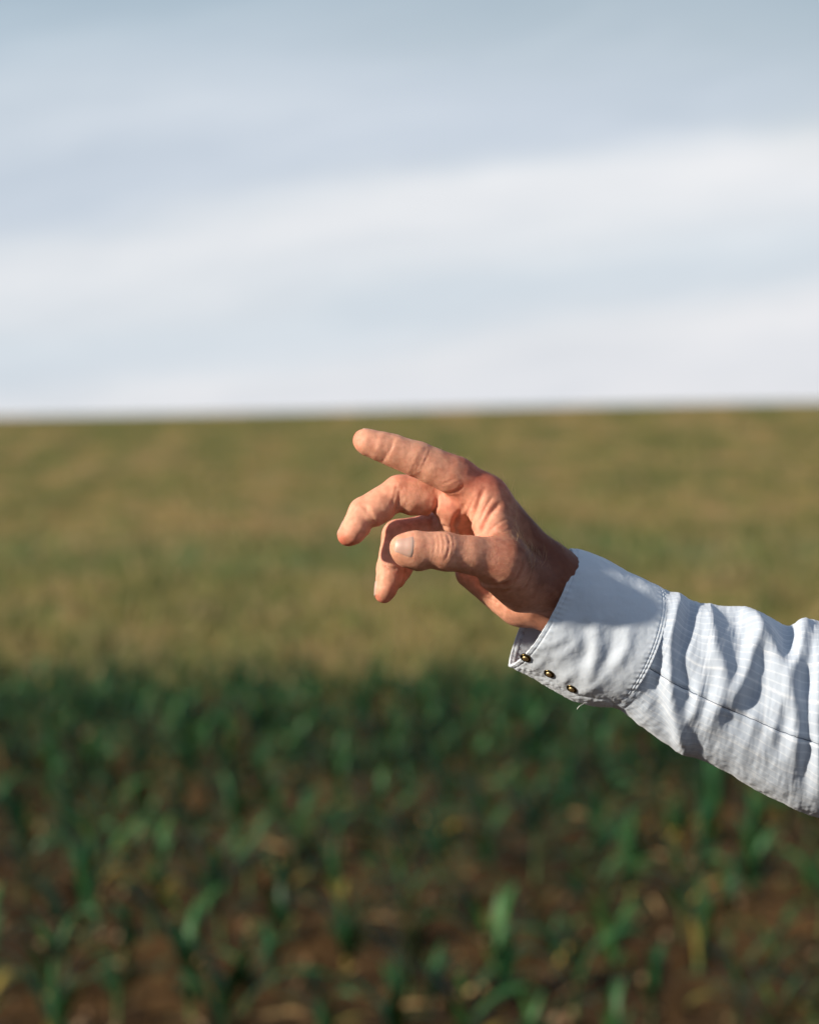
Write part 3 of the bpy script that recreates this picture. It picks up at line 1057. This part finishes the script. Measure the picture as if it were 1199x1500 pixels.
def add_uv(o, n, nth, uscale, vscale):
    uv = o.data.uv_layers.new(name='UVMap')
    co = np.empty(len(o.data.loops), int)
    o.data.loops.foreach_get('vertex_index', co)
    u = (co // nth) * uscale
    jj = co % nth
    # unwrap the seam loop
    lt = np.repeat(np.arange(len(o.data.polygons)), 4)
    wrap = np.zeros(len(o.data.polygons), bool)
    jf = jj.reshape(-1, 4)
    wrap = (jf.max(1) - jf.min(1)) > nth / 2
    jj2 = np.where(wrap[lt] & (jj < nth / 2), jj + nth, jj)
    uvs = np.stack([u, jj2 * vscale], 1).astype(np.float32)
    uv.data.foreach_set('uv', uvs.ravel())


# cloth material: pale blue-grey cotton with faint lighter stripes both ways
def cloth(name, stripes=True, base=(0.44, 0.505, 0.60)):
    m, t, bs = material(name)
    uv = t.n('ShaderNodeTexCoord').outputs['UV']         # metres along the arm, metres round it
    su = t.n('ShaderNodeSeparateXYZ', {0: uv})
    obj = t.n('ShaderNodeTexCoord').outputs['Object']
    col = t.mix(t.noise(obj, 60.0, 4.0), tuple(c * 0.94 for c in base), tuple(c * 1.06 for c in base))
    if stripes:
        def stripe(sock, period, duty, soft):
            f = t.math('FRACT', t.math('DIVIDE', sock, period))
            d = t.math('ABSOLUTE', t.math('SUBTRACT', f, 0.5))
            return t.math('MULTIPLY', t.math('SUBTRACT', duty + soft, d), 1 / soft, clamp=True)
        a = stripe(su.outputs[1], 0.0058, 0.07, 0.05)
        b = stripe(su.outputs[1], 0.0225, 0.05, 0.02)
        c_ = stripe(su.outputs[0], 0.0205, 0.03, 0.03)
        thread = t.noise(t.n('ShaderNodeMapping', {'Vector': uv, 'Scale': (60.0, 1500.0, 1.0)}).outputs[0], 1.0, 2.0)
        fac = t.math('MULTIPLY', t.math('ADD', t.math('MULTIPLY', a, 0.34), t.math('ADD', t.math('MULTIPLY', b, 0.26), t.math('MULTIPLY', c_, 0.16))),
                     t.ramp(thread, [(0.3, (0.5, 0.5, 0.5)), (0.7, (1.1, 1.1, 1.1))]), clamp=True)
        col = t.mix(fac, col, (0.76, 0.79, 0.84))
    link(t, col, bs.inputs['Base Color'])
    bs.inputs['Roughness'].default_value = 0.9
    bs.inputs['Specular IOR Level'].default_value = 0.15
    bs.inputs['Sheen Weight'].default_value = 0.15
    bs.inputs['Subsurface Weight'].default_value = 0.35
    bs.inputs['Subsurface Radius'].default_value = (1.0, 0.95, 0.9)
    bs.inputs['Subsurface Scale'].default_value = 0.0022
    wu = t.math('SINE', t.math('MULTIPLY', su.outputs[0], 9000.0))
    wv = t.math('SINE', t.math('MULTIPLY', su.outputs[1], 9000.0))
    n1 = t.noise(obj, 320.0, 4.0, 0.6)
    n0 = t.noise(obj, 90.0, 4.0, 0.55)
    hgt = t.math('ADD', t.math('MULTIPLY', t.math('MULTIPLY', wu, wv), 0.06), t.math('ADD', t.math('MULTIPLY', n1, 0.5), t.math('MULTIPLY', n0, 1.3)))
    link(t, t.n('ShaderNodeBump', {'Height': hgt, 'Strength': 0.3, 'Distance': 0.0012}).outputs[0], bs.inputs['Normal'])
    return m


sleeve_m = cloth('striped_cotton')
cuff_m = cloth('plain_cotton', False, (0.585, 0.65, 0.735))

# --- sleeve
ST = [(944, 858, 870, 1018, 38, 24), (966, 863, 893, 1033, 38.6, 22), (985, 868, 910, 1042, 38, 18), (1010, 876, 940, 1066, 40, 12),
      (1034, 888, 985, 1095, 42, 3), (1070, 889, 1020, 1111, 44, 0), (1108, 897, 1075, 1138, 46, 0), (1145, 914, 1130, 1170, 48, 0),
      (1178, 912, 1172, 1190, 50, 0), (1215, 914, 1220, 1203, 52, 0), (1270, 935, 1270, 1222, 55, 0), (1330, 935, 1330, 1228, 57, 0)]
NS, NT_ = 560, 420
stn = interp_curve(ST, NS)
g = tube(stn, NT_, 2.1)
nn = grid_normals(g)
px = to_px(g.reshape(-1, 3)).reshape(NS, NT_, 3)[..., :2]
th = np.linspace(0, 2 * np.pi, NT_, endpoint=False)[None, :] * np.ones((NS, 1))
nearm = np.clip(0.5 - 1.6 * np.sin(th), 0, 1)                     # sin < 0 faces the camera
def blur(a, k, n=2):
    """box blur, periodic round the sleeve"""
    for _ in range(n):
        a = sum(np.roll(a, s_, 1) for s_ in range(-k, k + 1)) / (2 * k + 1)
        e = np.concatenate([a[:1]] * k + [a] + [a[-1:]] * k)
        a = sum(e[s_:s_ + len(a)] for s_ in range(2 * k + 1)) / (2 * k + 1)
    return a


def smooth_pl(pl):
    return interp_curve([tuple(p_) for p_ in pl], 28)


RIDGES = [  # photograph polyline, height mm, half-width px
    ([(968, 862), (972, 900), (962, 950), (948, 985)], 2.5, 9),
    ([(994, 871), (988, 905), (981, 946), (984, 1000), (990, 1050), (1004, 1098)], 7.0, 11),
    ([(1034, 886), (1042, 925), (1050, 960), (1063, 990), (1052, 1030), (1040, 1060)], 6.0, 13),
    ([(1078, 890), (1097, 906), (1108, 925), (1098, 965), (1084, 1005), (1072, 1025)], 6.5, 11),
    ([(1108, 915), (1124, 935), (1140, 975), (1158, 1010), (1167, 1060), (1163, 1110)], 6.5, 13),
    ([(1180, 900), (1176, 935), (1168, 965), (1160, 990)], 8.0, 13),
    ([(1199, 930), (1199, 1000), (1196, 1080), (1200, 1150)], 6.0, 11),
    ([(1145, 1010), (1138, 1050), (1128, 1085)], 3.0, 8), ([(1022, 1000), (1020, 1030), (1012, 1055)], 3.0, 8),
    ([(1105, 1045), (1100, 1075)], 2.5, 8), ([(1045, 1060), (1085, 1085), (1150, 1120)], 1.6, 10), ([(1060, 1020), (1110, 1060), (1170, 1100)], 1.2, 9),
    ([(1250, 940), (1245, 1020), (1262, 1110), (1250, 1180)], 6.0, 14), ([(1300, 950), (1290, 1040), (1300, 1150)], 5.0, 14),
]
VALLEYS = [
    ([(976, 872), (966, 930), (960, 985), (966, 1040), (985, 1085)], 4.0, 10), ([(1012, 885), (1003, 925), (996, 965), (1005, 1005), (1015, 1025)], 3.5, 12),
    ([(1070, 895), (1082, 925), (1086, 965), (1080, 1000)], 4.0, 14), ([(1115, 945), (1118, 985), (1106, 1025), (1096, 1050)], 4.0, 14),
    ([(1150, 930), (1160, 955), (1165, 970)], 3.5, 11), ([(1180, 975), (1182, 1040), (1185, 1090), (1175, 1160)], 4.0, 10), ([(1225, 940), (1222, 1060), (1230, 1170)], 4.0, 12),
]
dsp = np.zeros((NS, NT_))
for pl, hgt, wd in RIDGES:
    d, tp = poly_dist(px, smooth_pl(pl))
    dsp += 0.86 * hgt * np.exp(-(d / (1.05 * wd)) ** 2) * nearm * np.clip(np.minimum(tp, 1 - tp) * 6 + 0.45, 0, 1)
for pl, hgt, wd in VALLEYS:
    d, tp = poly_dist(px, smooth_pl(pl))
    dsp -= 0.75 * hgt * np.exp(-(d / (1.15 * wd)) ** 2) * nearm * np.clip(np.minimum(tp, 1 - tp) * 6 + 0.3, 0, 1)
dsp = blur(dsp, 4)
# far side: similar folds, not seen in the photograph
arm_u = np.linspace(0, 1, NS)[:, None]
far = 1 - nearm
dsp += far * 1.8 * np.sin(arm_u * 30 + 1.5 * np.sin(th * 2)) * (0.4 + 0.6 * np.sin(arm_u * 9 + th) ** 2)
flat = g.reshape(-1, 3)
nz = vnoise(flat, 55.0, 3, 3.0).reshape(NS, NT_)
nz2 = vnoise(flat, 190.0, 3, 5.0).reshape(NS, NT_)
aniso = np.stack([(arm_u * 0.2 * 140 + 0 * th).ravel(), (np.cos(th) * 1.6 + 0 * arm_u).ravel(), (np.sin(th) * 1.6 + 0 * arm_u).ravel()], 1)
dsp += 0.55 * vnoise(aniso, 1.0, 3, 2.0).reshape(NS, NT_)
dsp += 0.45 * nz + 0.10 * nz2
# gathers where the sleeve runs into the cuff
dsp *= np.clip(arm_u * 22, 0.15, 1)
dsp += 0.5 * np.sin(th * 26 + 2 * np.sin(th * 3)) * np.exp(-((arm_u - 0.02) / 0.05) ** 2)
# placket seam
dS, tS = poly_dist(px, [(948, 978), (985, 1000), (1040, 1027), (1100, 1053), (1150, 1074), (1215, 1095)])
seam = np.exp(-(dS / 1.3) ** 2) * (nearm > 0.3)
dsp -= 1.1 * seam
dsp += 0.35 * np.exp(-((dS - 6) / 4.0) ** 2) * (nearm > 0.3)
g2 = g + nn * (dsp / 1000)[..., None]
shirt = mesh_obj('shirt_sleeve', g2.reshape(-1, 3), tube_faces(NS, NT_), sleeve_m, person)
add_uv(shirt, NS, NT_, 0.20 / NS, 0.36 / NT_)
md = shirt.modifiers.new('thick', 'SOLIDIFY')
md.thickness = 0.0008
md.offset = -1

# --- cuff
CT = [(835, 805, 745, 974, 40, 16), (850, 807, 760, 982, 40, 16), (868, 813, 783, 994, 40, 17), (890, 823, 808, 1009, 40, 19), (918, 838, 840, 1026, 40, 21),
      (945, 851, 868, 1033, 40, 24), (968, 862, 893, 1034, 40, 23)]
NC = 300
stc = interp_curve(CT, NC)
gc = tube(stc, NT_, 2.0)
# the lower edge is pinched flat where the two ends overlap
thc = np.linspace(0, 2 * np.pi, NT_, endpoint=False)[None, :] * np.ones((NC, 1))
pin = np.exp(-((thc - np.pi) / 0.55) ** 2)
cen = gc[:, NT_ // 2][:, None]
dep_ = ((gc - cen) @ OPT)[..., None] * OPT
gc = gc - dep_ * (0.55 * pin)[..., None]
nc = grid_normals(gc)
pxc = to_px(gc.reshape(-1, 3)).reshape(NC, NT_, 3)[..., :2]
nearc = np.clip(0.5 - 1.6 * np.sin(thc), 0, 1)
dc = np.zeros((NC, NT_))
CW = [([(800, 925), (822, 918), (840, 905)], 1.6, 7), ([(790, 945), (815, 940), (835, 930)], 1.5, 6), ([(815, 965), (835, 950), (850, 935)], 1.2, 7),
      ([(865, 905), (873, 930), (872, 965), (862, 1000)], 1.8, 8), ([(920, 915), (918, 945), (905, 975)], 1.8, 8), ([(775, 980), (790, 972), (800, 960)], 1.0, 5),
      ([(820, 1000), (840, 985), (860, 980)], 1.2, 6), ([(845, 1018), (870, 1005), (890, 990)], 1.2, 6)]
CV = [([(852, 915), (858, 950), (845, 985)], 1.6, 9), ([(895, 910), (895, 950), (880, 985)], 1.6, 9), ([(805, 950), (825, 948), (845, 940)], 1.0, 4), ([(885, 840), (900, 890)], 0.9, 14)]
for sgn, lst in ((1, CW), (-1, CV)):
    for pl, hgt, wd in lst:
        d, tp = poly_dist(pxc, smooth_pl(pl))
        dc += 0.75 * sgn * hgt * np.exp(-(d / wd) ** 2) * nearc * np.clip(np.minimum(tp, 1 - tp) * 5 + 0.3, 0, 1)
fl = gc.reshape(-1, 3)
dc = blur(dc, 5)
dc += 0.6 * vnoise(fl, 45.0, 3, 8.0).reshape(NC, NT_) + 0.16 * vnoise(fl, 170.0, 3, 9.0).reshape(NC, NT_)
uc = np.linspace(0, 1, NC)[:, None]
# stitching lines and the puckers beside them
for u0 in (0.045, 0.945, 0.975):
    dc -= 0.45 * np.exp(-((uc - u0) / 0.009) ** 2) * (0.75 + 0.25 * np.sin(thc * 150))
    dc += 0.20 * np.sin(thc * 62 + 5 * np.sin(thc * 4)) * np.exp(-((uc - u0) / 0.05) ** 2)
dE, _ = poly_dist(pxc, [(745, 974), (783, 994), (840, 1026), (890, 1034)])
dc -= 0.4 * np.exp(-((dE - 9) / 1.8) ** 2) * (nearc > 0.4)
pk = vnoise(fl, 330.0, 2, 11.0).reshape(NC, NT_)
dc += 0.34 * pk * np.exp(-(dE / 16.0) ** 2)
dc += 0.8                                                          # sits over the sleeve's end
gc2 = gc + nc * (dc / 1000)[..., None]
cuff = mesh_obj('cuff', gc2.reshape(-1, 3), tube_faces(NC, NT_), cuff_m, shirt)
add_uv(cuff, NC, NT_, 0.066 / NC, 0.28 / NT_)
md = cuff.modifiers.new('thick', 'SOLIDIFY')
md.thickness = 0.0022
md.offset = -1

# --- snap buttons along the lower edge of the cuff
brass_m, t, bs = material('dark_brass')
pos = t.n('ShaderNodeTexCoord').outputs['Object']
link(t, t.ramp(t.noise(pos, 500.0, 3.0), [(0.3, (0.05, 0.038, 0.016)), (0.7, (0.14, 0.10, 0.04))]), bs.inputs['Base Color'])
bs.inputs['Metallic'].default_value = 1.0
bs.inputs['Roughness'].default_value = 0.28
gold_m, t, bs = material('glint_brass')
bs.inputs['Base Color'].default_value = (0.85, 0.68, 0.36, 1)  # brass cap, base colour brightened to paint in its glint
bs.inputs['Metallic'].default_value = 1.0
bs.inputs['Roughness'].default_value = 0.38


for bx, by in ((770, 963), (805, 985), (838, 1007)):
    d = np.linalg.norm(pxc - np.array([bx, by]), axis=-1) + (nearc < 0.5) * 1e6
    i, j = np.unravel_index(np.argmin(d), d.shape)
    c = gc2[i, j]
    nv_ = nc[max(i - 6, 0):i + 7, j - 6:j + 7].mean((0, 1))
    nv_ /= np.linalg.norm(nv_)
    prof = [(0.0038, -0.0008), (0.0039, 0.0003), (0.0036, 0.0007), (0.0030, 0.0008), (0.0025, 0.0004), (0.0022, 0.0006), (0.0020, 0.0011), (0.0013, 0.0015), (0.0004, 0.0017)]
    V, F = lathe(prof, 24, c, nv_)
    sb = mesh_obj('snap_button', V, F, brass_m, shirt)
    sb.data.materials.append(gold_m)
    sb.data.polygons.foreach_set('material_index', np.array([1 if k >= 5 * 24 else 0 for k in range(len(sb.data.polygons))], np.int32))

# --- dark seam line along the sleeve and a loose thread under the cuff
thread_m, t, bs = material('seam_thread')
bs.inputs['Base Color'].default_value = (0.10, 0.13, 0.19, 1)
bs.inputs['Roughness'].default_value = 0.9
pale_m, t, bs = material('loose_cotton')
bs.inputs['Base Color'].default_value = (0.62, 0.64, 0.62, 1)


def thin_tube(name, pts, rad, mat, parent):
    V, F = [], []
    for k, p_ in enumerate(pts):
        a, b = pts[max(k - 1, 0)], pts[min(k + 1, len(pts) - 1)]
        d_ = (b - a) / np.linalg.norm(b - a)
        s1_ = np.cross(d_, OPT)
        s1_ /= np.linalg.norm(s1_)
        s2_ = np.cross(d_, s1_)
        for j in range(5):
            V.append(p_ + rad * (math.cos(j * 1.2566) * s1_ + math.sin(j * 1.2566) * s2_))
    for k in range(len(pts) - 1):
        for j in range(5):
            F.append((k * 5 + j, k * 5 + (j + 1) % 5, k * 5 + 5 + (j + 1) % 5, k * 5 + 5 + j))
    return mesh_obj(name, V, F, mat, parent)


sp = interp_curve([(950, 979), (985, 1000), (1040, 1027), (1100, 1053), (1150, 1074), (1215, 1095)], 150)
g2px = to_px(g2.reshape(-1, 3))[:, :2]
ok = np.flatnonzero(nearm.ravel() > 0.5)
pts_ = []
for p_ in sp:
    k = ok[np.argmin(((g2px[ok] - p_) ** 2).sum(1))]
    pts_.append(g2.reshape(-1, 3)[k] + nn.reshape(-1, 3)[k] * 0.0001)
pts_ = np.array(pts_)
for _ in range(3):
    pts_[1:-1] = (pts_[:-2] + 2 * pts_[1:-1] + pts_[2:]) / 4
thin_tube('sleeve_seam', pts_, 0.00034, thread_m, shirt)
thin_tube('loose_thread', np.array([P(857, 1029, 20), P(853, 1032, 17), P(849, 1034, 15), P(846, 1037, 15), P(845, 1039, 16)]), 0.00030, pale_m, shirt)
